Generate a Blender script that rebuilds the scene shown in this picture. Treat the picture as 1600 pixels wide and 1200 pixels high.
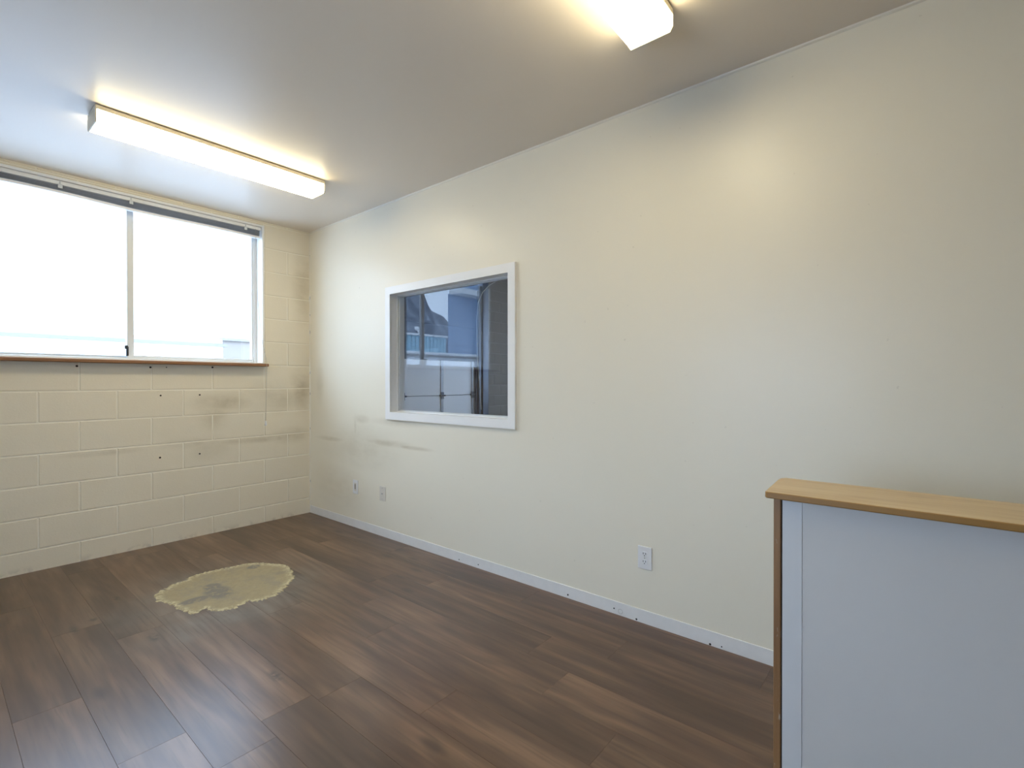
import bpy, math, random
from mathutils import Vector, Matrix
random.seed(7)
for o in list(bpy.data.objects): bpy.data.objects.remove(o)
scn = bpy.context.scene
COL = scn.collection

# ------------------------------------------------------------------ camera
F_PX, YAW, PITCH, ROLL = 768.7, 0.8782, -0.0049, -0.0006
CAM = Vector((-2.3222, -4.3676, 1.2153))
fwd = Vector((math.sin(YAW)*math.cos(PITCH), math.cos(YAW)*math.cos(PITCH), math.sin(PITCH)))
rgt = Vector((math.cos(YAW), -math.sin(YAW), 0)); upv = rgt.cross(fwd)
R_ = math.cos(ROLL)*rgt + math.sin(ROLL)*upv
U_ = -math.sin(ROLL)*rgt + math.cos(ROLL)*upv
cd = bpy.data.cameras.new('camera'); cam = bpy.data.objects.new('camera', cd); COL.objects.link(cam)
cd.sensor_fit = 'HORIZONTAL'; cd.sensor_width = 36.0; cd.lens = 36.0*F_PX/1600.0
cd.clip_start = 0.02; cd.clip_end = 1000
M = Matrix.Identity(4)
for i in range(3):
    M[i][0] = R_[i]; M[i][1] = U_[i]; M[i][2] = -fwd[i]; M[i][3] = CAM[i]
cam.matrix_world = M
scn.camera = cam

def ray(u, v): return fwd + R_*((u-800)/F_PX) - U_*((v-600)/F_PX)
def on_z(u, v, z=0.0):
    d = ray(u, v); return CAM + d*((z-CAM.z)/d.z)
def on_y(u, v, y=0.0):
    d = ray(u, v); return CAM + d*((y-CAM.y)/d.y)
def on_x(u, v, x=0.0):
    d = ray(u, v); return CAM + d*((x-CAM.x)/d.x)

# ------------------------------------------------------------------ world, exposure
SKY = (0.54, 0.73, 1.0); SKY_STRENGTH = 6.3
LAMP_COL = (1.0, 0.87, 0.57); LAMP_STRENGTH = 10.0
w = bpy.data.worlds.new('overcast_sky'); scn.world = w; w.use_nodes = True
w.node_tree.nodes['Background'].inputs[0].default_value = (*SKY, 1)
w.node_tree.nodes['Background'].inputs[1].default_value = SKY_STRENGTH
vs = scn.view_settings
vs.view_transform = 'Standard'; vs.look = 'None'; vs.gamma = 1; vs.use_curve_mapping = False
vs.exposure = 0.58

# ------------------------------------------------------------------ material helpers
class NT:
    def __init__(s, name):
        s.m = bpy.data.materials.new(name); s.m.use_nodes = True
        s.t = s.m.node_tree; s.t.nodes.clear()
        s.out = s.t.nodes.new('ShaderNodeOutputMaterial')
    def n(s, typ, **kw):
        nd = s.t.nodes.new('ShaderNode'+typ)
        for k, v in kw.items(): setattr(nd, k, v)
        return nd
    def l(s, a, b): s.t.links.new(a, b)
    def setin(s, sock, v):
        if hasattr(v, 'is_output') or isinstance(v, bpy.types.NodeSocket): s.l(v, sock)
        else: sock.default_value = v
    def math(s, op, a, b=0.0, c=None, clamp=False):
        nd = s.n('Math', operation=op, use_clamp=clamp)
        s.setin(nd.inputs[0], a); s.setin(nd.inputs[1], b)
        if c is not None: s.setin(nd.inputs[2], c)
        return nd.outputs[0]
    def vmath(s, op, a, b=(0, 0, 0)):
        nd = s.n('VectorMath', operation=op)
        s.setin(nd.inputs[0], a); s.setin(nd.inputs[1], b)
        return nd.outputs['Value'] if op in ('LENGTH', 'DISTANCE', 'DOT_PRODUCT') else nd.outputs[0]
    def mix(s, fac, a, b):
        nd = s.n('Mix', data_type='RGBA')
        s.setin(nd.inputs[0], fac)
        s.setin(nd.inputs[6], a if not isinstance(a, tuple) else (*a[:3], 1))
        s.setin(nd.inputs[7], b if not isinstance(b, tuple) else (*b[:3], 1))
        return nd.outputs[2]
    def pos(s): return s.n('NewGeometry').outputs['Position']
    def noise(s, vec, scale, detail=3.0, rough=0.55, dist=0.0):
        nd = s.n('TexNoise'); s.setin(nd.inputs['Vector'], vec)
        nd.inputs['Scale'].default_value = scale; nd.inputs['Detail'].default_value = detail
        nd.inputs['Roughness'].default_value = rough; nd.inputs['Distortion'].default_value = dist
        return nd.outputs[0]
    def ramp(s, fac, stops):
        nd = s.n('ValToRGB'); s.setin(nd.inputs[0], fac); e = nd.color_ramp.elements
        while len(e) < len(stops): e.new(0.5)
        for i, (p, c) in enumerate(stops):
            e[i].position = p; e[i].color = (*c, 1) if isinstance(c, tuple) else (c, c, c, 1)
        return nd.outputs[0]
    def smooth(s, v, lo, hi):
        nd = s.n('MapRange', interpolation_type='SMOOTHSTEP'); s.setin(nd.inputs[0], v)
        nd.inputs[1].default_value = lo; nd.inputs[2].default_value = hi
        return nd.outputs[0]
    def blob(s, p, c, r, lo=0.3, hi=1.0):
        """soft spot centred at c with radii r in metres, 1 inside, 0 outside"""
        d = s.vmath('SUBTRACT', p, c)
        d = s.vmath('DIVIDE', d, r)
        return s.math('SUBTRACT', 1.0, s.smooth(s.vmath('LENGTH', d), lo, hi))
    def bump(s, h, strength=0.2, dist=0.002):
        b = s.n('Bump'); b.inputs['Strength'].default_value = strength
        b.inputs['Distance'].default_value = dist; s.setin(b.inputs['Height'], h)
        return b.outputs[0]
    def bsdf(s, col, rough=0.5, spec=0.5, metal=0.0, normal=None, coat=0.0, emit=None, es=0.0):
        b = s.n('BsdfPrincipled')
        s.setin(b.inputs['Base Color'], (*col[:3], 1) if isinstance(col, tuple) else col)
        s.setin(b.inputs['Roughness'], rough); s.setin(b.inputs['Specular IOR Level'], spec)
        s.setin(b.inputs['Metallic'], metal)
        if normal is not None: s.l(normal, b.inputs['Normal'])
        b.inputs['Coat Weight'].default_value = coat
        if emit: 
            b.inputs['Emission Color'].default_value = (*emit, 1); b.inputs['Emission Strength'].default_value = es
        s.l(b.outputs[0], s.out.inputs[0]); return s.m

MAT = {}
def plain(name, col, rough=0.5, spec=0.5, metal=0.0, var=0.06, scale=9.0):
    k = NT(name); p = k.pos()
    n = k.noise(p, scale, 4)
    c = k.mix(n, tuple(x*(1-var) for x in col), tuple(min(1, x*(1+var)) for x in col))
    MAT[name] = k.bsdf(c, rough, spec, metal)

def glass(name, tint=(1, 1, 1)):
    k = NT(name)
    lw = k.n('LayerWeight'); lw.inputs['Blend'].default_value = 0.5
    f = k.math('POWER', lw.outputs['Facing'], 5.0)
    f = k.math('MULTIPLY_ADD', f, 0.96, 0.045)
    t = k.n('BsdfTransparent'); t.inputs[0].default_value = (*tint, 1)
    g = k.n('BsdfGlossy'); g.inputs['Roughness'].default_value = 0.0
    mx = k.n('MixShader'); k.l(f, mx.inputs[0]); k.l(t.outputs[0], mx.inputs[1]); k.l(g.outputs[0], mx.inputs[2])
    k.l(mx.outputs[0], k.out.inputs[0]); MAT[name] = k.m

CREAM = (0.76, 0.71, 0.58)
def wall_paint():
    k = NT('cream_wall_paint'); p = k.pos()
    n = k.noise(p, 1.3, 3)
    c = k.mix(n, (0.84, 0.785, 0.645), (0.87, 0.82, 0.69))
    # handled, grimy marks rubbed into the paint near the corner and under the inner window
    grim = k.noise(k.vmath('MULTIPLY', p, (1, 2.0, 5.0)), 2.6, 4, 0.6)
    grim = k.smooth(grim, 0.35, 0.68)
    m = None
    for (u, v, ry, rz, a) in [(520, 686, .34, .035, .50), (600, 692, .45, .045, .50), (645, 700, .30, .022, .60),
                              (565, 655, .16, .05, .35), (620, 660, .45, .045, .35), (555, 670, .03, .16, .35),
                              (500, 600, .09, .25, .22), (560, 700, .75, .26, .30), (530, 760, .60, .30, .22)]:
        q = on_x(u, v)
        b = k.math('MULTIPLY', k.blob(p, (0, q.y, q.z), (1, ry, rz), 0.1, 1.0), a)
        m = b if m is None else k.math('MAXIMUM', m, b)
    m = k.math('MULTIPLY', m, k.math('MULTIPLY_ADD', grim, 0.35, 0.5))
    c = k.mix(m, c, (0.36, 0.275, 0.13))
    # small scuffs
    sp = k.noise(p, 34.0, 2, 0.5)
    sp = k.smooth(sp, 0.735, 0.77)
    c = k.mix(k.math('MULTIPLY', sp, 0.18), c, (0.4, 0.35, 0.26))
    h = k.noise(p, 260.0, 2)
    h2 = k.noise(p, 2.2, 2)
    hh = k.math('MULTIPLY_ADD', h2, 3.0, h)
    MAT['wall'] = k.bsdf(c, 0.36, 0.5, 0, k.bump(hh, 0.10, 0.0016))
wall_paint()
def block_paint():
    k = NT('painted_block'); p = k.pos()
    n = k.noise(p, 2.0, 4)
    oi = k.n('ObjectInfo').outputs['Random']
    c = k.mix(n, (0.84, 0.765, 0.61), (0.87, 0.80, 0.66))
    c = k.mix(k.math('MULTIPLY', oi, 0.35), c, (0.78, 0.715, 0.585))
    grim = k.smooth(k.noise(k.vmath('MULTIPLY', p, (1, 1, 1.6)), 4.5, 5, 0.62), 0.33, 0.68)
    m = None
    for (u, v, rx, rz, a) in [(350, 628, .34, .10, .55), (335, 650, .16, .16, .35), (470, 610, .16, .28, .60), (410, 686, .55, .045, .50),
                              (455, 680, .25, .10, .45), (440, 620, .40, .20, .35), (300, 692, .30, .06, .30), (330, 700, .20, .14, .25),
                              (475, 450, .16, .50, .40), (160, 708, .30, .03, .28)]:
        q = on_y(u, v)
        b = k.math('MULTIPLY', k.blob(p, (q.x, 0, q.z), (rx, 1, rz), 0.05, 1.0), a)
        m = b if m is None else k.math('MAXIMUM', m, b)
    m = k.math('MULTIPLY', m, k.math('MULTIPLY_ADD', grim, 0.7, 0.4))
    c = k.mix(k.math('MULTIPLY', m, 0.8), c, (0.30, 0.225, 0.105))
    sep = k.n('SeparateXYZ'); k.l(p, sep.inputs[0])
    low = k.math('SUBTRACT', 1.0, k.smooth(sep.outputs[2], 0.0, 0.05))
    low = k.math('MULTIPLY', low, k.smooth(k.noise(p, 14, 4), 0.5, 0.62))
    c = k.mix(k.math('MULTIPLY', low, 0.25), c, (0.25, 0.21, 0.16))
    h = k.math('ADD', k.noise(p, 90.0, 4, 0.65), k.math('MULTIPLY', k.noise(p, 20.0, 3), 0.8))
    MAT['block'] = k.bsdf(c, 0.45, 0.45, 0, k.bump(h, 0.28, 0.002))
block_paint()
def ceiling_paint():
    k = NT('ceiling_paint'); p = k.pos()
    n = k.noise(p, 0.9, 4)
    c = k.mix(n, (0.81, 0.72, 0.605), (0.85, 0.77, 0.665))
    h = k.noise(p, 1.6, 2)
    MAT['ceiling'] = k.bsdf(c, 0.36, 0.4, 0, k.bump(h, 0.12, 0.01))
ceiling_paint()

PATCH_C = (-1.16, -1.20, 0)
def plank_wood():
    k = NT('laminate_plank'); p = k.pos()
    rnd = k.n('ObjectInfo').outputs['Random']
    off = k.n('CombineXYZ'); k.l(k.math('MULTIPLY', rnd, 37.0), off.inputs[0]); k.l(k.math('MULTIPLY', rnd, 91.0), off.inputs[1])
    q = k.vmath('ADD', p, off.outputs[0])
    fine = k.noise(k.vmath('MULTIPLY', q, (70, 3.0, 1)), 1.0, 3, 0.55)
    warp = k.noise(k.vmath('MULTIPLY', q, (5.0, 0.8, 1)), 1.0, 1.2, 0.5)
    rings = k.math('SINE', k.math('MULTIPLY', warp, 46.0))
    rings = k.math('MULTIPLY_ADD', rings, 0.5, 0.5)
    broad = k.noise(k.vmath('MULTIPLY', q, (9.0, 0.9, 1)), 1.0, 3, 0.6)
    c = k.ramp(broad, [(0.30, (0.074, 0.040, 0.024)), (0.5, (0.150, 0.086, 0.051)), (0.70, (0.250, 0.152, 0.090))])
    # the finish is worn dull and grey round the bare patch
    halo = k.blob(p, (-1.22, -1.32, 0), (0.80, 0.85, 1), 0.30, 1.0)
    hn = k.smooth(k.noise(p, 4.0, 2, 0.5), 0.3, 0.7)
    halo = k.math('MULTIPLY', halo, k.math('MULTIPLY_ADD', hn, 0.6, 0.35))
    c = k.mix(k.math('MULTIPLY', halo, 0.85), c, k.mix(k.noise(p, 9.0, 4, 0.6), (0.15, 0.13, 0.105), (0.27, 0.24, 0.20)))
    c = k.mix(k.math('MULTIPLY', k.smooth(fine, 0.48, 0.72), 0.45), c, (0.085, 0.052, 0.034))
    c = k.mix(k.math('MULTIPLY', rings, 0.34), c, (0.075, 0.046, 0.031))
    v = k.n('TexVoronoi'); k.setin(v.inputs['Vector'], k.vmath('MULTIPLY', q, (5.0, 1.9, 1))); v.inputs['Scale'].default_value = 1.0
    knot = k.math('SUBTRACT', 1.0, k.smooth(v.outputs['Distance'], 0.03, 0.17))
    c = k.mix(k.math('MULTIPLY', knot, 0.6), c, (0.05, 0.034, 0.025))
    tone = k.math('MULTIPLY_ADD', rnd, 0.34, 0.84)
    tn = k.n('CombineColor'); 
    for i in range(3): k.l(tone, tn.inputs[i])
    mm = k.n('Mix', data_type='RGBA', blend_type='MULTIPLY'); mm.inputs[0].default_value = 1.0
    k.l(c, mm.inputs[6]); k.l(tn.outputs[0], mm.inputs[7]); c = mm.outputs[2]
    spots = None
    for (u, v_, r) in [(116, 984, .05), (146, 968, .035), (240, 996, .045), (182, 935, .03), (430, 1056, .045), (560, 840, .03)]:
        g = on_z(u, v_)
        b = k.blob(p, (g.x, g.y, 0), (r*0.7, r*1.6, 1), 0.1, 1.0)
        spots = b if spots is None else k.math('MAXIMUM', spots, b)
    spots = k.math('MULTIPLY', spots, k.smooth(k.noise(p, 30, 3), 0.36, 0.6))
    c = k.mix(k.math('MULTIPLY', spots, 0.75), c, (0.035, 0.027, 0.022))
    rough = k.math('MULTIPLY_ADD', fine, 0.03, 0.278)
    rough = k.math('MULTIPLY_ADD', halo, 0.10, rough)
    MAT['plank'] = k.bsdf(c, rough, 0.55, 0, k.bump(fine, 0.10, 0.0008))
plank_wood()
def patch_mat():
    k = NT('bare_fibreboard'); p = k.pos()
    n = k.noise(p, 26.0, 5, 0.65)
    c = k.mix(n, (0.30, 0.24, 0.135), (0.43, 0.35, 0.205))
    n2 = k.smooth(k.noise(p, 60.0, 4, 0.7), 0.52, 0.66)
    c = k.mix(k.math('MULTIPLY', n2, 0.40), c, (0.25, 0.21, 0.145))
    blot = k.smooth(k.noise(p, 7.0, 5, 0.7), 0.46, 0.66)
    c = k.mix(k.math('MULTIPLY', blot, 0.55), c, (0.27, 0.235, 0.18))
    scr = k.smooth(k.noise(k.vmath('MULTIPLY', p, (8, 90, 1)), 1.0, 3, 0.6), 0.64, 0.72)
    c = k.mix(k.math('MULTIPLY', scr, 0.5), c, (0.17, 0.14, 0.10))
    isl = None
    for (zx, zy, rx, ry) in [(740, 400, .085, .14), (1085, 160, .05, .045), (520, 480, .10, .05), (690, 350, .06, .07)]:
        g = on_z(220+zx*.1625, 860+zy*.1625)
        b = k.blob(p, (g.x, g.y, 0), (rx, ry, 1), 0.55, 1.0)
        isl = b if isl is None else k.math('MAXIMUM', isl, b)
    isl = k.math('MULTIPLY', isl, k.smooth(n, 0.34, 0.5))
    c = k.mix(k.math('MULTIPLY', isl, 0.85), c, (0.20, 0.18, 0.15))
    an = k.n('Attribute', attribute_name='frayed').outputs['Fac']
    fr = k.math('MULTIPLY', an, k.smooth(k.noise(p, 45.0, 4, 0.7), 0.40, 0.58))
    c = k.mix(k.math('MULTIPLY', fr, 0.85), c, (0.60, 0.52, 0.31))
    MAT['patch'] = k.bsdf(c, 0.75, 0.3, 0, k.bump(n, 0.3, 0.002))
patch_mat()
def oak(name, a, b_, axis, rough=0.38):
    k = NT(name); p = k.pos()
    s = {'y': (60, 3, 60), 'x': (3, 60, 60), 'z': (60, 60, 3)}[axis]
    s2 = tuple(x*0.22 for x in s)
    n = k.noise(k.vmath('MULTIPLY', p, s), 1.0, 4, 0.6)
    n2 = k.noise(k.vmath('MULTIPLY', p, s2), 1.0, 3, 0.6)
    c = k.mix(k.math('MULTIPLY_ADD', n, 0.5, k.math('MULTIPLY', n2, 0.5)), a, b_)
    MAT[name] = k.bsdf(c, rough, 0.5, 0, k.bump(n, 0.1, 0.0006))
def cap_mat():
    k = NT('worn_oak_cap'); p = k.pos()
    n = k.noise(k.vmath('MULTIPLY', p, (60, 3, 60)), 1.0, 4, 0.6); n2 = k.noise(k.vmath('MULTIPLY', p, (11, 2.2, 11)), 1.0, 3, 0.6)
    g = k.math('MULTIPLY_ADD', n, 0.45, k.math('MULTIPLY', n2, 0.55))
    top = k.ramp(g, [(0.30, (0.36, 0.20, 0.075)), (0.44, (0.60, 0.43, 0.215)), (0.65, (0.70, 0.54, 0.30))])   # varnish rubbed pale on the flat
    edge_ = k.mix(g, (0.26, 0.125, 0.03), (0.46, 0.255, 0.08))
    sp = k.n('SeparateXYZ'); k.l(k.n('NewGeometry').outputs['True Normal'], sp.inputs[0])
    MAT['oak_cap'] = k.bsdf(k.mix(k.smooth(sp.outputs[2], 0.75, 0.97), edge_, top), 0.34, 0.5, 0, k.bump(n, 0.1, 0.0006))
cap_mat()
oak('oak_trim', (0.16, 0.075, 0.03), (0.42, 0.235, 0.10), 'z', 0.45)
oak('stained_sill', (0.22, 0.10, 0.045), (0.36, 0.185, 0.085), 'x', 0.4)
def worn_trim():
    k = NT('chipped_trim'); p = k.pos()
    n = k.noise(k.vmath('MULTIPLY', p, (50, 50, 3)), 1.0, 4, 0.6)
    c = k.mix(n, (0.17, 0.08, 0.032), (0.40, 0.22, 0.095))
    ch = k.smooth(k.noise(k.vmath('MULTIPLY', p, (40, 40, 9)), 1.0, 4, 0.7), 0.60, 0.66)
    c = k.mix(k.math('MULTIPLY', ch, 0.7), c, (0.62, 0.56, 0.46))
    MAT['chipped_trim'] = k.bsdf(c, 0.45)
worn_trim()
plain('white_trim', (0.89, 0.89, 0.88), 0.35, var=0.02)
plain('cream_trim', (0.82, 0.77, 0.66), 0.4, var=0.03)
plain('base_white', (0.80, 0.79, 0.77), 0.5, var=0.07, scale=14)
plain('aluminium', (0.62, 0.64, 0.66), 0.38, 0.5, 0.75, 0.03)
plain('vinyl', (0.74, 0.74, 0.72), 0.4, var=0.03)
plain('blind_slat', (0.56, 0.58, 0.64), 0.4, var=0.03)
plain('clear_plastic', (0.70, 0.72, 0.74), 0.25, var=0.03)
plain('black_plastic', (0.015, 0.017, 0.022), 0.4)
plain('dark_hole', (0.02, 0.017, 0.013), 0.8)
plain('plate_white', (0.80, 0.80, 0.80), 0.3, var=0.015)
plain('plate_ivory', (0.72, 0.68, 0.60), 0.35, var=0.03)
plain('steel_screw', (0.5, 0.48, 0.45), 0.35, 0.5, 0.8)
plain('lamp_enamel', (0.72, 0.67, 0.54), 0.4, var=0.03)
plain('half_wall_paint', (0.68, 0.66, 0.635), 0.5, var=0.035, scale=3)
plain('half_wall_strip', (0.70, 0.70, 0.70), 0.45, var=0.02)
plain('dark_gap', (0.03, 0.025, 0.02), 0.9)
plain('far_wall_paint', (0.82, 0.78, 0.69), 0.45, var=0.03, scale=2)
plain('mortar', (0.88, 0.825, 0.70), 0.6, var=0.05, scale=20)
plain('garage_block', (0.20, 0.178, 0.158), 0.8, var=0.12, scale=6)
plain('garage_mortar', (0.27, 0.255, 0.24), 0.85, var=0.08)
plain('garage_panel', (0.86, 0.86, 0.87), 0.45, var=0.02)
plain('garage_dark', (0.045, 0.055, 0.085), 0.5, var=0.1)
plain('garage_steel', (0.06, 0.075, 0.105), 0.4, 0.5, 0.3)
plain('garage_floor', (0.22, 0.22, 0.22), 0.7)
plain('garage_ceiling', (0.12, 0.12, 0.125), 0.8)
plain('galvanised', (0.30, 0.30, 0.31), 0.45, 0.5, 0.5)
plain('cable_white', (0.50, 0.48, 0.43), 0.5)
plain('snowy_ground', (0.55, 0.56, 0.58), 0.8, var=0.15, scale=0.5)
plain('white_render', (0.80, 0.80, 0.80), 0.7, var=0.04, scale=1)
plain('roof_edge', (0.22, 0.20, 0.18), 0.6)
plain('blue_cladding', (0.36, 0.58, 0.68), 0.5, var=0.05, scale=2)
plain('pale_blue_wall', (0.30, 0.40, 0.56), 0.7, var=0.06, scale=0.8)
plain('grey_blue_wall', (0.23, 0.195, 0.165), 0.7, var=0.06, scale=0.8)
def hill_mat():
    k = NT('wooded_hill'); p = k.pos()
    n = k.noise(k.vmath('MULTIPLY', p, (1, 1, 0.5)), 0.16, 6, 0.7)
    c = k.mix(k.smooth(n, 0.42, 0.62), (0.10, 0.12, 0.155), (0.30, 0.33, 0.38))
    MAT['hill'] = k.bsdf(c, 0.95, 0.1)
hill_mat()
glass('window_glass'); glass('inner_glass', (0.95, 0.96, 0.97))
k = NT('lit_lens'); k.bsdf((0.8, 0.78, 0.7), 0.4, 0.5, emit=LAMP_COL, es=LAMP_STRENGTH); MAT['lens'] = k.m

# ------------------------------------------------------------------ geometry helpers
class MB:
    def __init__(s): s.v = []; s.f = []
    def add(s, vs_, fs):
        b = len(s.v); s.v += [tuple(x) for x in vs_]; s.f += [tuple(i+b for i in f) for f in fs]; return s
    def box(s, x0, x1, y0, y1, z0, z1, c=0.0):
        x0, x1 = sorted((x0, x1)); y0, y1 = sorted((y0, y1)); z0, z1 = sorted((z0, z1))
        if c <= 0:
            v = [(x, y, z) for z in (z0, z1) for y in (y0, y1) for x in (x0, x1)]
            return s.add(v, [(0, 2, 3, 1), (4, 5, 7, 6), (0, 1, 5, 4), (2, 6, 7, 3), (0, 4, 6, 2), (1, 3, 7, 5)])
        c = min(c, (x1-x0)*.45, (y1-y0)*.45, (z1-z0)*.45)
        lo = (x0, y0, z0); hi = (x1, y1, z1); v = []; idx = {}
        for sx in (0, 1):
            for sy in (0, 1):
                for sz in (0, 1):
                    sg = (sx, sy, sz)
                    for a in range(3):     # a = axis whose face this vertex lies on
                        pt = [(hi[i] if sg[i] else lo[i]) for i in range(3)]
                        for i in range(3):
                            if i != a: pt[i] += (-c if sg[i] else c)
                        idx[(sx, sy, sz, a)] = len(v); v.append(tuple(pt))
        f = []
        ctr = Vector(((x0+x1)/2, (y0+y1)/2, (z0+z1)/2))
        def face(ids):
            pts = [Vector(v[i]) for i in ids]
            nrm = (pts[1]-pts[0]).cross(pts[2]-pts[0])
            m = sum(pts, Vector())/len(pts)
            f.append(tuple(ids) if nrm.dot(m-ctr) > 0 else tuple(reversed(ids)))
        for a in range(3):
            o = [i for i in range(3) if i != a]
            for sa in (0, 1):
                ids = []
                for p_, q_ in ((0, 0), (1, 0), (1, 1), (0, 1)):
                    sg = [0, 0, 0]; sg[a] = sa; sg[o[0]] = p_; sg[o[1]] = q_
                    ids.append(idx[(*sg, a)])
                face(ids)
        for a in range(3):                 # edges running along axis a
            o = [i for i in range(3) if i != a]
            for p_ in (0, 1):
                for q_ in (0, 1):
                    sg = [0, 0, 0]; sg[o[0]] = p_; sg[o[1]] = q_
                    s0 = list(sg); s0[a] = 0; s1 = list(sg); s1[a] = 1
                    face([idx[(*s0, o[0])], idx[(*s1, o[0])], idx[(*s1, o[1])], idx[(*s0, o[1])]])
        for sx in (0, 1):
            for sy in (0, 1):
                for sz in (0, 1): face([idx[(sx, sy, sz, a)] for a in range(3)])
        return s.add(v, f)
    def prism(s, poly, ax, a0, a1):
        """poly: list of 2D points; extruded along axis ax from a0 to a1"""
        def pt(p, a):
            return {'x': (a, p[0], p[1]), 'y': (p[0], a, p[1]), 'z': (p[0], p[1], a)}[ax]
        n = len(poly); v = [pt(p, a0) for p in poly] + [pt(p, a1) for p in poly]
        f = [tuple(range(n)), tuple(range(2*n-1, n-1, -1))]
        f += [(i, n+i, n+(i+1) % n, (i+1) % n) for i in range(n)]
        return s.add(v, f)
    def tube(s, pts, r, n=8):
        pts = [Vector(p) for p in pts]; rings = []
        for i, p in enumerate(pts):
            d = (pts[min(i+1, len(pts)-1)] - pts[max(i-1, 0)]).normalized()
            a = d.cross(Vector((0, 0, 1)) if abs(d.z) < 0.9 else Vector((1, 0, 0))).normalized(); b = d.cross(a)
            rr = r[i] if isinstance(r, (list, tuple)) else r
            rings.append([p + a*rr*math.cos(2*math.pi*j/n) + b*rr*math.sin(2*math.pi*j/n) for j in range(n)])
        v = [x for rg in rings for x in rg]; m = len(pts); f = []
        for i in range(m-1):
            for j in range(n): f.append((i*n+j, i*n+(j+1) % n, (i+1)*n+(j+1) % n, (i+1)*n+j))
        f += [tuple(range(n))[::-1], tuple((m-1)*n+j for j in range(n))]
        return s.add(v, f)
    def mesh(s, name):
        me = bpy.data.meshes.new(name); me.from_pydata(s.v, [], s.f)
        import bmesh
        bm = bmesh.new(); bm.from_mesh(me); bmesh.ops.recalc_face_normals(bm, faces=bm.faces); bm.to_mesh(me); bm.free()
        return me
    def build(s, name, mat, parent=None, smooth=False):
        me = s.mesh(name); me.materials.append(MAT[mat])
        if smooth:
            for p in me.polygons: p.use_smooth = True
        o = bpy.data.objects.new(name, me); COL.objects.link(o)
        if parent: attach(o, parent)
        return o
def attach(o, parent):
    o.parent = parent
    o.matrix_parent_inverse = Matrix.Translation(-Vector(parent.location)) if parent.type == 'EMPTY' else Matrix.Identity(4)
def empty(name, loc):
    o = bpy.data.objects.new(name, None); COL.objects.link(o); o.location = loc; o.empty_display_size = 0.1; return o
def tag(o, label, cat, group=None):
    o['label'] = label; o['category'] = cat
    if group: o['group'] = group
    return o
def struct(o, label=None):
    o['kind'] = 'structure'
    if label: o['label'] = label
    return o
def box(name, mat, parent, *d, c=0.0): return MB().box(*d, c=c).build(name, mat, parent)
def inst(name, me, mat, parent, loc):
    if not me.materials: me.materials.append(MAT[mat])
    o = bpy.data.objects.new(name, me); COL.objects.link(o); o.location = loc
    if parent: attach(o, parent)
    return o

# ------------------------------------------------------------------ the room
H = 2.597; XL = -3.85; YF = -7.9; YEND = 0.20
# floor: a subfloor carrying separate laminate planks laid along the right wall
floor = struct(box('floor', 'dark_gap', None, XL-.1, 0.0, YF-.1, -0.0, -0.10, -0.008), 'brown wood-look laminate plank floor')
PW = 0.1905
joints = {4: -3.24, 8: -1.34, 7: -2.60, 1: -3.885, 5: -2.35, 3: -3.02, 6: -1.75, 9: -1.46, 2: -2.1}
cache = {}
def plank(x0, x1, y0, y1):
    key = (round(x1-x0, 4), round(y1-y0, 4))
    if key not in cache: cache[key] = MB().box(0, x1-x0-.0003, 0, y1-y0-.0003, -.008, 0, c=.0005).mesh('plank')
    inst('plank', cache[key], 'plank', floor, (x0+.0003, y0+.0003, 0))
kx = 0; x_hi = -0.001
edge = -0.0215
rp = random.Random(3)
while x_hi > XL:
    x_lo = max(edge - kx*PW, XL)
    j = joints.get(kx, -rp.uniform(0.2, 1.2))
    while j < -0.2: j += 1.215
    j -= 1.215*0
    ys = [-0.001]; y = j if j < -0.05 else j-1.215
    while y > YF: ys.append(y); y -= 1.215
    ys.append(YF)
    for a, b in zip(ys, ys[1:]):
        if a-b > .02: plank(x_lo, x_hi, b, a)
    x_hi = x_lo; kx += 1
# worn bare patch
zp = [(125, 440), (180, 395), (250, 360), (330, 320), (420, 288), (490, 255), (560, 228), (630, 205), (700, 190), (780, 178), (850, 165),
      (930, 148), (1000, 132), (1100, 122), (1200, 120), (1290, 122), (1350, 130), (1405, 150), (1440, 180), (1460, 210), (1470, 245), (1462, 275),
      (1445, 305), (1415, 338), (1385, 365), (1345, 400), (1300, 430), (1250, 452), (1200, 470), (1140, 483), (1080, 490), (1030, 482),
      (1000, 500), (960, 530), (910, 552), (860, 565), (790, 574), (720, 580), (660, 570), (620, 550), (600, 560), (575, 585), (530, 600), (470, 612),
      (410, 590), (350, 560), (310, 528), (280, 510), (220, 500), (160, 490), (130, 468)]
rr = random.Random(5); outline = []
for i, (a, b) in enumerate(zp):
    a2, b2 = zp[(i+1) % len(zp)]
    for t in range(7):
        zx = a+(a2-a)*t/7; zy = b+(b2-b)*t/7
        g = on_z(220+zx*.1625, 860+zy*.1625)
        outline.append((g.x+rr.uniform(-.011, .011), g.y+rr.uniform(-.014, .014)))
n_ = len(outline); pc = (sum(p[0] for p in outline)/n_, sum(p[1] for p in outline)/n_)
def ringv(f, z): return [(pc[0]+(p[0]-pc[0])*f, pc[1]+(p[1]-pc[1])*f, z) for p in outline]
V = ringv(1.0, 0.0002)+ringv(.965, .0012)+ringv(.86, .0010)+[(pc[0], pc[1], .0008)]
Fc = []
for i in range(n_):
    j = (i+1) % n_
    Fc += [(i, j, n_+j, n_+i), (n_+i, n_+j, 2*n_+j, 2*n_+i), (2*n_+i, 2*n_+j, 3*n_)]
po = MB().add(V, Fc).build('worn_patch', 'patch', floor); po['label'] = 'tan worn-through oval patch with ragged edge on laminate'
at_ = po.data.attributes.new('frayed', 'FLOAT', 'POINT')
for i in range(len(V)): at_.data[i].value = 1.0 if i < 2*n_ else 0.0
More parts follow.
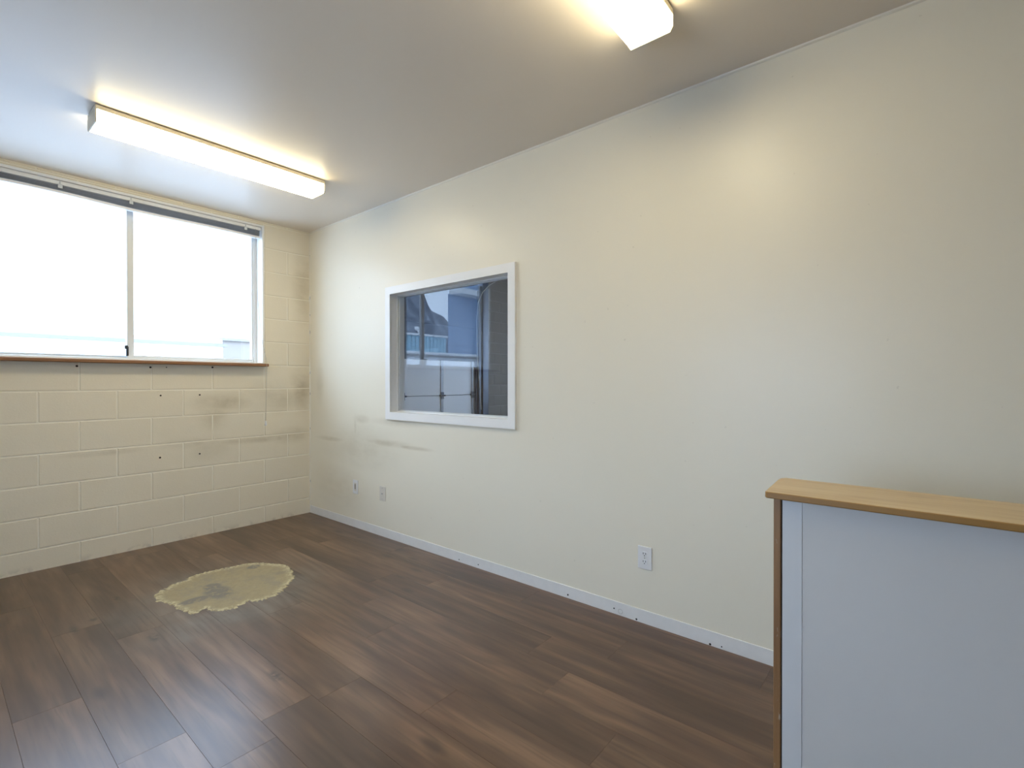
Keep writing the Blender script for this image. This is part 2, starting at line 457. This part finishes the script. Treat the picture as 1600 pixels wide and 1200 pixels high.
# ceiling
ceiling = struct(box('ceiling', 'ceiling', None, XL-.1, 0.14, YF-.1, 0.2, H, H+.12), 'flat painted ceiling with a dull sheen')

# back wall of painted concrete blocks around the window opening
S = 0.2032; Z0 = 0.1384; X0 = 0.0066
OX0, OX1, OZ0, OZ1 = -2.375, -0.413, 1.3576, 2.562    # window opening
wall_back = struct(empty('wall_back', (0, 0, 0)), 'cream painted concrete block wall below and beside window')
GY = 0.0028
mb = MB()
for d in ((XL, 0.0, 0, OZ0), (OX1, 0.0, OZ0, H), (XL, OX0, OZ0, H), (OX0, OX1, OZ1, H)):
    mb.box(d[0], d[1], GY, YEND, d[2], d[3])
mb.build('mortar_bed', 'mortar', wall_back)
bcache = {}
def block(xa, xb, za, zb, parent, mat, y=0.0, jt=0.008, ch=0.0028, nm='block'):
    if xb-xa < .03 or zb-za < .012: return
    key = (round(xb-xa, 3), round(zb-za, 3), mat)
    if key not in bcache: bcache[key] = MB().box(0, xb-xa-jt, 0, .03, 0, zb-za-jt, c=ch).mesh(nm)
    inst(nm, bcache[key], mat, parent, (xa+jt/2, y+random.uniform(-.0006, .0006), za+jt/2))
for c in range(0, 14):
    za = -0.012 if c == 0 else Z0+(c-1)*S
    zb = min(Z0+c*S, H)
    if za >= H: break
    first = -X0 - (S if c % 2 else 0)
    xs = [0.0]; x = first if c % 2 else first-2*S
    while x > XL: xs.append(x); x -= 2*S
    xs.append(XL)
    for xb, xa in zip(xs, xs[1:]):
        segs = []
        if zb <= OZ0+.01: segs = [(xa, xb, za, zb)]
        else:
            if za >= OZ1-.06: segs = [(xa, xb, max(za, OZ1), zb)]
            else:
                for s0, s1 in ((XL, OX0), (OX1, 0.0)):
                    a_, b_ = max(xa, s0), min(xb, s1)
                    if b_-a_ > .02: segs.append((a_, b_, za, zb))
                if zb > OZ1:
                    a_, b_ = max(xa, OX0), min(xb, OX1)
                    if b_-a_ > .02: segs.append((a_, b_, OZ1, zb))
        for sg in segs: block(*sg, wall_back, 'block')
# filled screw holes left in the blocks
def disc(name, mat, parent, p, nrm, r, t=.002, n=10):
    p = Vector(p); nrm = Vector(nrm)
    MB().tube([p-nrm*t, p+nrm*t], r, n).build(name, mat, parent)
for (u, v, r) in [(251, 618, .006), (312, 617, .006), (250, 715, .007), (312, 709, .006), (120, 572, .007), (235, 574, .007), (260, 574, .004), (332, 574, .007)]:
    q = on_y(u, v); q.z = min(q.z, 1.332)
    disc('screw_hole', 'dark_hole', wall_back, (q.x, -.0005, q.z), (0, -1, 0), r)

# right wall: painted partition with the inner window opening
IY0, IY1, IZ0, IZ1 = -2.42, -1.235, 0.982, 1.885
WT = 0.12
mb = MB()
for (y0, y1, z0, z1) in ((YF, -.004, 0, IZ0-.02), (YF, -.004, IZ1+.02, H), (YF, IY0-.02, IZ0-.02, IZ1+.02), (IY1+.02, -.004, IZ0-.02, IZ1+.02)):
    mb.box(0, WT, y0, y1, z0, z1)
wall_right = struct(mb.build('wall_right', 'wall'), 'smooth cream painted partition wall with grimy marks')
VY0, VY1, VZ0, VZ1 = -3.9, -2.3, 0.6, 1.9      # unseen window opening, added opposite the partition for cool daylight fill
mb = MB()
for (y0, y1, z0, z1) in ((YF-.1, VY0, 0, H), (VY1, YEND, 0, H), (VY0, VY1, 0, VZ0), (VY0, VY1, VZ1, H)): mb.box(XL-.1, XL, y0, y1, z0, z1)
struct(mb.build('wall_left', 'far_wall_paint'))
struct(box('wall_front', 'far_wall_paint', None, XL, 0.12, YF-.1, YF, 0, H))
w3 = struct(empty('window_3', (XL, (VY0+VY1)/2, VZ0)), 'window in the wall facing the partition')
for d in ((VY0, VY0+.04, VZ0, VZ1), (VY1-.04, VY1, VZ0, VZ1), (VY0+.04, VY1-.04, VZ0, VZ0+.04), (VY0+.04, VY1-.04, VZ1-.04, VZ1)):
    box('frame', 'vinyl', w3, XL-.08, XL+.01, *d, c=.003)
box('pane', 'window_glass', w3, XL-.045, XL-.040, VY0+.036, VY1-.036, VZ0+.036, VZ1-.036)
# base strip, ceiling bead, corner bead
bb = struct(MB().box(-.004, 0, YF, -.006, 0, .068, c=.0012).build('baseboard_right', 'base_white'), 'whitish bare strip along the foot of the wall')
for (u, v, r) in [(888, 929, .005), (960, 950, .004), (995, 967, .005), (1110, 1006, .005), (1128, 1010, .003), (718, 874, .004), (748, 882, .004)]:
    q = on_x(u, v); disc('nail_hole', 'dark_hole', bb, (-.0038, q.y, min(max(q.z, .006), .06)), (-1, 0, 0), r, .0012)
q = on_x(970, 955)
MB().tube([(-.0042, q.y+.012*math.cos(t*math.pi/8), q.z+.012*math.sin(t*math.pi/8)) for t in range(17)], .0012, 6).build('plug_ring', 'steel_screw', bb)
struct(MB().prism([(0, H), (-.009, H), (-.007, H-.006), (0, H-.011)], 'y', YF, -.004).build('trim_1', 'cream_trim'), 'thin cream bead between wall and ceiling')
rc = random.Random(11)
mb = MB(); z = 0.0
while z < H-.01:
    l = rc.uniform(.10, .5); z1 = min(z+l, H-.002)
    mb.prism([(-.001, -.0075), (-.007, -.001), (-.0005, -.0005)], 'z', z, z1); z = z1+rc.uniform(.004, .035)
struct(mb.build('trim_2', 'cream_trim'), 'cracked caulk bead in the wall corner')

# ------------------------------------------------------------------ window_1: aluminium slider in the block wall
win = struct(empty('window_1', (-1.39, 0, OZ0)), 'wide sliding window with metal frame, white lining and wooden sill')
LT = 0.017; a0, a1, b0, b1 = OX0, OX1, OZ0+.012, OZ1
for d in ((a0, a0+LT, -.006, .11, b0, b1), (a1-LT, a1, -.006, .11, b0, b1), (a0+LT, a1-LT, -.006, .11, b1-LT, b1), (a0+LT, a1-LT, -.001, .11, b0, b0+.010)):
    box('lining', 'white_trim', win, *d, c=.002)
box('sill_board', 'stained_sill', win, -2.43, -0.405, -.072, .10, OZ0-.012, OZ0+.0115, c=.004)
fx0, fx1, fz0, fz1 = a0+LT, a1-LT, b0+.010, b1-LT
FT = 0.026
for d in ((a0, fx0+FT, .11, .19, OZ0, b1), (fx1-FT, a1, .11, .19, OZ0, b1), (fx0+FT, fx1-FT, .11, .19, fz1-FT, b1), (fx0+FT, fx1-FT, .11, .19, OZ0, fz0+.014)):
    box('frame', 'vinyl', win, *d, c=.003)
def sash(x0, x1, y0, y1, z0, z1, wl, wr, wb, mat):
    s = box('sash', mat, win, x0, x0+wl, y0, y1, z0, z1, c=.003)
    box('stile', mat, s, x1-wr, x1, y0, y1, z0, z1, c=.003)
    box('rail', mat, s, x0+wl, x1-wr, y0, y1, z0, z0+wb, c=.003)
    box('rail', mat, s, x0+wl, x1-wr, y0, y1, z1-.025, z1, c=.003)
    ym = (y0+y1)/2
    box('pane', 'window_glass', s, x0+wl-.004, x1-wr+.004, ym-.0025, ym+.0025, z0+wb-.004, z1-.021)
    return s
xm = -1.323
sr = sash(xm-.022, fx1-FT+.004, .118, .142, fz0+.010, fz1-FT+.004, .042, .016, .022, 'vinyl')
sl = sash(fx0+FT-.004, xm+.012, .150, .174, fz0+.010, fz1-FT+.004, .016, .030, .018, 'aluminium')
lat = MB().box(xm-.030, xm-.016, .100, .118, 1.405, 1.475, c=.003).box(xm-.040, xm-.022, .092, .106, 1.455, 1.482, c=.003)
lat.build('latch', 'black_plastic', win)
# ------------------------------------------------------------------ window blind, drawn up under the head
bl = tag(empty('window_blind', (-1.39, .04, 2.42)), 'white horizontal blind drawn up in a stack along the window head', 'blind')
hx0, hx1 = fx0+.004, fx1-.004; ht = fz1-.001
box('headrail', 'white_trim', bl, hx0, hx1, .012, .045, ht-.026, ht, c=.002)
rs = random.Random(4); mb = MB(); NS = 17
def sag(x): return 0.006*math.sin(2.6*x+0.4) + 0.004*math.sin(6.1*x)
segs = [hx0+.006+(hx1-hx0-.012)*i/28 for i in range(29)]
for i in range(NS):
    zz = ht-.030-i*.0026; dy = rs.uniform(-.003, .003); tl = rs.uniform(-.002, .002)
    pv = []; fv = []
    for xq in segs:
        s_ = sag(xq)*i/NS
        for (yy, dz) in ((.014+dy, tl), (.028+dy, .0012), (.042+dy, -tl)):
            pv += [(xq, yy, zz+dz+s_), (xq, yy, zz+dz+s_-.0005)]
    for j in range(len(segs)-1):
        o_ = j*6; n_ = o_+6
        for e in (0, 2):
            fv += [(o_+e, o_+e+2, n_+e+2, n_+e), (o_+e+1, n_+e+1, n_+e+3, o_+e+3)]
        fv += [(o_, n_, n_+1, o_+1), (o_+4, o_+5, n_+5, n_+4)]
    mb.add(pv, fv)
sl_ = mb.build('slats', 'blind_slat', bl); sl_['kind'] = 'stuff'
mb = MB(); zz = ht-.030-NS*.0026
for a_, b_ in zip(segs, segs[1:]):
    s0, s1 = sag(a_), sag(b_)
    mb.add([(a_, .008, zz+s0), (a_, .042, zz+s0), (a_, .042, zz+s0-.016), (a_, .008, zz+s0-.016),
            (b_, .008, zz+s1), (b_, .042, zz+s1), (b_, .042, zz+s1-.016), (b_, .008, zz+s1-.016)],
           [(0, 4, 5, 1), (1, 5, 6, 2), (2, 6, 7, 3), (3, 7, 4, 0)] + ([(0, 1, 2, 3)] if a_ == segs[0] else []) + ([(4, 7, 6, 5)] if b_ == segs[-1] else []))
mb.build('bottom_rail', 'white_trim', bl)
for u, v in ((94, 300), (205, 322), (384, 362)):
    q = on_y(u, v, .01)
    MB().box(q.x-.012, q.x+.012, .006, .012, ht-.050, ht-.022, c=.002).box(q.x-.004, q.x+.004, .006, .012, ht-.024, ht-.004, c=.001).build('clip', 'clear_plastic', bl)
MB().tube([(-.478, .010, ht-.02), (-.476, .006, 2.30), (-.470, 0, 1.95), (-.452, -.030, 1.60), (-.432, -.070, 1.42), (-.4265, -.0745, 1.375),
           (-.4255, -.0748, 1.34), (-.423, -.055, 1.10), (-.421, -.040, .875)], .0014, 6).build('pull_cord', 'cable_white', bl, True)
MB().tube([(-.421, -.040, .880), (-.421, -.040, .872), (-.421, -.040, .845), (-.421, -.040, .838)], [.003, .006, .010, .008], 10).build('tassel', 'plate_white', bl, True)

# ------------------------------------------------------------------ window_2: inner window in the partition
w2 = struct(empty('window_2', (0, -1.83, IZ0)), 'fixed inner window with white casing looking into a garage')
CW = 0.057
yo0, yo1, zo0, zo1 = IY0-CW, IY1+CW, IZ0-CW, IZ1+CW
def miter(pts): 
    MB().prism(pts, 'x', -.016, 0).build('casing', 'white_trim', w2)
miter([(yo0, zo0), (yo1, zo0), (IY1, IZ0), (IY0, IZ0)]); miter([(yo0, zo1), (IY0, IZ1), (IY1, IZ1), (yo1, zo1)])
miter([(yo0, zo0), (IY0, IZ0), (IY0, IZ1), (yo0, zo1)]); miter([(yo1, zo0), (yo1, zo1), (IY1, IZ1), (IY1, IZ0)])
for d in ((IY0-.02, IY0, IZ0-.02, IZ1+.02), (IY1, IY1+.02, IZ0-.02, IZ1+.02), (IY0, IY1, IZ0-.02, IZ0), (IY0, IY1, IZ1, IZ1+.02)):
    box('jamb', 'white_trim', w2, -.002, WT+.004, *d)
for (st, xa_, xb_) in ((.005, .053, .0615), (.013, .068, .090)):
    for (y0, y1, z0, z1) in ((IY0, IY0+st, IZ0, IZ1), (IY1-st, IY1, IZ0, IZ1), (IY0+st, IY1-st, IZ0, IZ0+st), (IY0+st, IY1-st, IZ1-st, IZ1)):
        box('stop', 'white_trim', w2, xa_, xb_, y0, y1, z0, z1, c=.001)
box('pane', 'inner_glass', w2, .0622, .0672, IY0+.001, IY1-.001, IZ0+.001, IZ1-.001)

# ------------------------------------------------------------------ ceiling lights
def lamp(y_shift, label):
    L0, L1 = -1.760, -.538; Y0_, Y1_ = -1.222+y_shift, -1.045+y_shift
    t = tag(empty('ceiling_light', ((L0+L1)/2, (Y0_+Y1_)/2, H)), label, 'ceiling light', 'fluorescent ceiling lights')
    MB().box(L0+.2, L1-.2, Y0_+.05, Y1_-.05, H-.006, H).build('mounting_plate', 'lamp_enamel', t)
    MB().box(L0, L1, Y0_, Y1_, H-.026, H-.005, c=.002).build('housing', 'lamp_enamel', t)
    zb, zt = H-.088, H-.0262
    prof = [(Y0_+.002, zt), (Y0_+.002, zb+.016), (Y0_+.012, zb), (Y1_-.012, zb), (Y1_-.002, zb+.016), (Y1_-.002, zt)]
    MB().prism(prof, 'x', L0+.006, L1-.006).build('lens', 'lens', t)
    for e0, e1 in ((L0, L0+.0055), (L1-.0055, L1)):
        pr = [(Y0_-.001, zt), (Y0_-.001, zb+.016), (Y0_+.010, zb-.002), (Y1_-.010, zb-.002), (Y1_+.001, zb+.016), (Y1_+.001, zt)]
        MB().prism(pr, 'x', e0, e1).build('end_plate', 'lamp_enamel', t)
    return t
lamp(0.0, 'long lit fluorescent ceiling light with white lens, close to the window')
lamp(-2.44, 'lit fluorescent ceiling light nearer the half wall than the window')


# ------------------------------------------------------------------ wall plates
def plate(name, label, cat, yc, zc, mat, wy=.0735, hz=.114):
    t = tag(empty(name, (0, yc, zc)), label, cat)
    box('cover_plate', mat, t, -.006, 0, yc-wy/2, yc+wy/2, zc-hz/2, zc+hz/2, c=.002)
    return t
t = plate('electrical_outlet', 'white duplex electrical outlet low on wall near half wall', 'outlet', -3.308, .3315, 'plate_white')
for dz in (.0195, -.0195):
    prof = [(-3.308+.0165*math.cos(a)*1.0, .3315+dz+max(-.0125, min(.0125, .0165*math.sin(a)))) for a in [i*math.pi/10 for i in range(20)]]
    r = MB().prism(prof, 'x', -.0085, -.004).build('receptacle', 'plate_white', t)
    for dy in (-.0063, .0063): box('slot', 'dark_hole', r, -.0092, -.008, -3.308+dy-.0013, -3.308+dy+.0013, .3315+dz-.001, .3315+dz+.0075)
    MB().tube([(-.0092, -3.308, .3315+dz-.0072), (-.008, -3.308, .3315+dz-.0072)], .0026, 8).build('ground_hole', 'dark_hole', r)
disc('screw', 'steel_screw', t, (-.0062, -3.308, .3315), (-1, 0, 0), .003, .0012)
t = plate('wall_jack', 'white wall plate with upright dark slot, next to the block wall corner', 'wall plate', -.749, .339, 'plate_white')
box('insert', 'plate_ivory', t, -.0075, -.004, -.749-.016, -.749+.016, .339-.034, .339+.034, c=.001)
box('slot', 'dark_hole', t, -.0085, -.007, -.749-.005, -.749+.003, .339-.018, .339+.024)
t = plate('cable_jack', 'off-white wall plate with round centre jack, below inner window corner', 'wall plate', -1.123, .337, 'plate_ivory')
MB().tube([(-.012, -1.123, .337), (-.004, -1.123, .337)], .0055, 10).build('connector', 'steel_screw', t)
for dz in (.042, -.042): disc('screw', 'steel_screw', t, (-.0062, -1.123, .337+dz), (-1, 0, 0), .0035, .0012)

# ------------------------------------------------------------------ half wall with wooden cap
hw = tag(empty('half_wall', (-.69, -4.8, 0)), 'grey painted half wall with oak cap and wood end trim', 'half wall')
YB = -6.0; PX = -.778; PXB = -.60; ZC = .8875
box('panel', 'half_wall_paint', hw, PX, PXB, YB, -4.0715, 0, ZC)
box('corner_strip', 'half_wall_strip', hw, PX-.0022, PX, -4.120, -4.0715, 0, ZC, c=.0008)
box('end_trim', 'chipped_trim', hw, PX-.003, PXB+.003, -4.0680, -4.0495, 0, ZC, c=.002)
box('shadow_gap', 'dark_gap', hw, PX+.002, PXB-.002, -4.0715, -4.0680, 0, ZC)
cap = [(-.803, YB), (-.803, -4.036), (-.795, -4.031), (-.60, -4.023), (-.565, -4.024), (-.545, -4.035), (-.540, YB)]
import bmesh
me = MB().prism(cap, 'z', ZC, ZC+.0185).mesh('cap'); me.materials.append(MAT['oak_cap'])
co = bpy.data.objects.new('cap', me); COL.objects.link(co); attach(co, hw)
bv = co.modifiers.new('edge', 'BEVEL'); bv.width = .003; bv.segments = 2; bv.limit_method = 'ANGLE'

# ------------------------------------------------------------------ garage beyond the inner window
GX1 = 8.0; GYF = 2.0; GH = 3.6
mb = MB().box(0.12, GX1, -6.0, 0.2, -.10, 0).box(0.62, GX1, 0.2, GYF+.2, -.10, 0)
struct(mb.build('floor_garage', 'garage_floor'))
mb = MB().box(0.12, GX1, -6.0, 0.2, GH, GH+.1).box(0.62, GX1, 0.2, GYF+.2, GH, GH+.1)
struct(mb.build('ceiling_garage', 'garage_ceiling'))
mb = MB()
for (y0, y1, z0, z1) in ((-6.0, -4.0, 0, GH), (0.6, GYF+.2, 0, GH), (-4.0, 0.6, 0, 1.0), (-4.0, 0.6, 3.0, GH)): mb.box(GX1, GX1+.15, y0, y1, z0, z1)
struct(mb.build('wall_garage_right', 'garage_block'))
w4 = struct(empty('window_4', (GX1, -1.7, 1.0)), 'garage side window')  # unseen window, added so daylight brightens the garage
for d in ((-4.0, -3.95, 1.0, 3.0), (0.55, 0.6, 1.0, 3.0), (-3.95, 0.55, 1.0, 1.05), (-3.95, 0.55, 2.95, 3.0), (-1.73, -1.67, 1.05, 2.95)):
    box('frame', 'vinyl', w4, GX1+.03, GX1+.10, *d)
box('pane', 'window_glass', w4, GX1+.062, GX1+.068, -3.96, .56, 1.04, 2.96)
struct(box('wall_garage_front', 'garage_block', None, 0.12, GX1, -6.15, -6.0, 0, GH))
struct(box('wall_garage_left', 'garage_block', None, 0.62, 0.70, 0.2, GYF, 0, GH))
struct(box('wall_garage_return', 'garage_block', None, 0.12, 0.70, 0.12, 0.2, 0, GH))
struct(box('trim_3', 'garage_block', None, 0.12, .20, -6.0, .2, H+.12, GH))
DX0, DX1, DH = 0.9, 4.27, 3.02
wg = struct(empty('wall_garage', (6, GYF, 0)), 'grey unpainted block wall of the garage')
for (x0, x1, z0, z1) in ((DX1+.33, GX1, 0, GH), (0.62, DX0-.002, 0, GH), (DX0, DX1+.33, DH+.1, GH)):
    box('mortar_bed', 'garage_mortar', wg, x0, x1, GYF+.003, GYF+.2, z0, z1)
for c in range(0, 17):
    za = Z0+(c-1)*S; zb = min(za+S, GH)
    x = DX1+.33 + (0 if c % 2 else -S)
    while x < GX1:
        xa = max(x, DX1+.33); xb = min(x+2*S, GX1)
        block(xa, xb, max(za, 0), zb, wg, 'garage_block', GYF, .008)
        x += 2*S
gd = tag(empty('garage_door', ((DX0+DX1)/2, GYF, 0)), 'sectional garage door seen through the inner window', 'garage door')
SH = .61; zs = -.245
i = 0
while zs < DH-.05:
    z1 = min(zs+SH, DH); mat = 'garage_panel' if z1 < 1.7 else 'garage_dark'; gp = .004 if z1 < 1.7 else .0005
    sec = box('door_section', mat, gd, DX0, DX1, GYF+.01, GYF+.05, max(zs, 0)+gp, z1-gp, c=gp)
    box('weather_lip', 'garage_dark', sec, DX0, DX1, GYF+.052, GYF+.066, max(zs, 0), min(z1+.03, DH))  # board added behind each section to stop outside light leaking through the joints
    for xs_ in ((1.87, 2.62, 3.46, 4.215) if z1 < 1.7 else ()):
        st_ = box('door_stile', 'galvanised' if mat == 'garage_panel' else 'garage_dark', sec, xs_-.03, xs_+.03, GYF+.0, GYF+.0105, max(zs, 0)+.004, z1-.004, c=.002)
        if zs > 0 and mat == 'garage_panel':
            MB().box(xs_-.035, xs_+.035, GYF-.012, GYF, zs-.06, zs+.06, c=.004).tube([(xs_-.06, GYF-.012, zs), (xs_+.06, GYF-.012, zs)], .014, 8).build('hinge', 'garage_steel', sec)
    zs += SH
tk = tag(empty('door_track', (4.36, GYF, 0)), 'dark steel roller track beside the garage door', 'door track')
box('jamb_post', 'garage_steel', wg, 4.44, 4.595, GYF-.05, GYF+.18, 0, GH-.1, c=.004)
MB().prism([(4.31, GYF-.075), (4.36, GYF-.075), (4.36, GYF-.015), (4.352, GYF-.015), (4.352, GYF-.067), (4.318, GYF-.067), (4.318, GYF-.015), (4.31, GYF-.015)], 'z', 0, 2.9).build('track', 'garage_steel', tk)
for zb_ in (.5, 1.3, 2.1, 2.7): box('bracket', 'garage_steel', tk, 4.352, 4.42, GYF-.03, GYF-.0155, zb_, zb_+.06, c=.002)
box('jamb_board', 'garage_dark', wg, DX1+.002, 4.44, GYF+.02, GYF+.18, 0, DH)
cb = MB().tube([on_y(u, v, GYF-.10) for u, v in ((752, 640), (746, 560), (745, 500), (747, 473), (754, 457), (764, 446), (776, 439), (792, 433), (815, 430))], .007, 8)
tag(cb.build('hanging_cable', 'cable_white', None, True), 'pale cable looping across the garage wall', 'cable')
# unseen strip lights added at the garage ceiling to brighten the garage
k = NT('garage_tube'); k.bsdf((0.8, 0.8, 0.8), 0.4, emit=(1.0, 0.97, 0.95), es=40.0); MAT['garage_tube'] = k.m
for i, (gx, gy) in enumerate(((2.6, -1.6), (5.6, -1.6))):
    t = tag(empty('garage_light', (gx, gy, GH)), ['fluorescent batten on the garage ceiling behind the inner window', 'fluorescent batten on the garage ceiling by the side window'][i], 'ceiling light', 'garage ceiling battens')
    box('housing', 'lamp_enamel', t, gx-.62, gx+.62, gy-.06, gy+.06, GH-.06, GH, c=.003)
    MB().tube([(gx-.6, gy, GH-.085), (gx+.6, gy, GH-.085)], .019, 10).build('tube', 'garage_tube', t)

# ------------------------------------------------------------------ outdoors, seen through the window and mirrored in the inner pane
struct(box('ground', 'snowy_ground', None, -160, 120, -120, 160, -.75, -.6))
lb = tag(empty('low_building', (-6, 12, -.6)), 'low white flat-roofed building outside the window', 'building')
box('wall', 'white_render', lb, -17, 3.6, 12, 16, -.6, 2.28)
box('roof_edge', 'roof_edge', lb, -17.1, 3.7, 11.9, 16.1, 2.28, 2.36)
box('roof_snow', 'white_render', lb, -17.0, 3.6, 12.0, 16.0, 2.36, 2.50, c=.03)
gb = tag(empty('grey_building', (8, 15, -.6)), 'grey-blue shed beyond the white building', 'building')
box('wall', 'grey_blue_wall', gb, 4.7, 12, 15, 20, -.6, 2.7); box('roof_edge', 'roof_edge', gb, 4.6, 12.1, 14.9, 20.1, 2.7, 2.8)
cbld = tag(empty('metal_shed', (-14, 20, -.6)), 'blue corrugated metal shed with roof vent', 'building')
prof = []; x = -20.0
while x < -8.0:
    prof += [(x, 20.0), (x+.12, 20.0), (x+.16, 20.07), (x+.26, 20.07)]; x += .30
MB().prism(prof + [(-8.0, 24), (-20.0, 24)], 'z', -.6, 4.12).build('cladding', 'blue_cladding', cbld)
box('roof_edge', 'white_render', cbld, -20.1, -7.9, 19.9, 24.1, 4.12, 4.25)
v = on_y(653, 511, 22)
MB().tube([(-v.x, 22, 4.25), (-v.x, 22, 4.65)], .14, 10).tube([(-v.x, 22, 4.65), (-v.x, 22, 4.75), (-v.x, 22, 4.95)], [.14, .30, .34], 10).build('roof_vent', 'white_render', cbld)
pb = tag(empty('tall_building', (-23, 18, -.6)), 'tall pale blue building with white eave', 'building')
xa = -20.2
MB().prism([(xa, 20), (-34, 20), (-50, 36), (xa-16, 36)], 'z', -.6, 7.1).build('wall', 'pale_blue_wall', pb)
box('eave', 'white_render', pb, -34, xa-.3, 19.0, 20.2, 7.1, 7.45)
MB().prism([(xa-.9, 20.2), (-34, 20.2), (-50, 36), (xa-16.7, 36)], 'z', 7.1, 10.0).build('upper_storey', 'pale_blue_wall', pb)
hl = MB(); N = 60; xsr = [-230+ i*3.2 for i in range(N+1)]
rh = random.Random(9)
def ridge(xv):   # height of the ridge at Y=120
    a_ = -xv
    base = 42 if a_ < 96 else (42-(a_-96)*1.9 if a_ < 103 else max(17, 28.7-(a_-103)*.85))
    base -= 1.1*max(0, xv+82)
    return max(0.2, base) + 0.9*math.sin(xv*.21)+0.8*math.sin(xv*.57+1)
V = []; Fc = []
for x in xsr:
    for (yy, fz) in ((70, 0.0), (98, .16), (111, .50), (117, .84), (120, 1.0), (150, .6)):
        V.append((x, yy, -.6 + (ridge(x)+.6)*fz + (rh.uniform(-1, 1)*1.9 if fz > 0 else 0)))
for i in range(N):
    for j in range(5): Fc.append((i*6+j, (i+1)*6+j, (i+1)*6+j+1, i*6+j+1))
struct(hl.add(V, Fc).build('hill', 'hill', None, False), 'wooded hillside with snow in the distance')
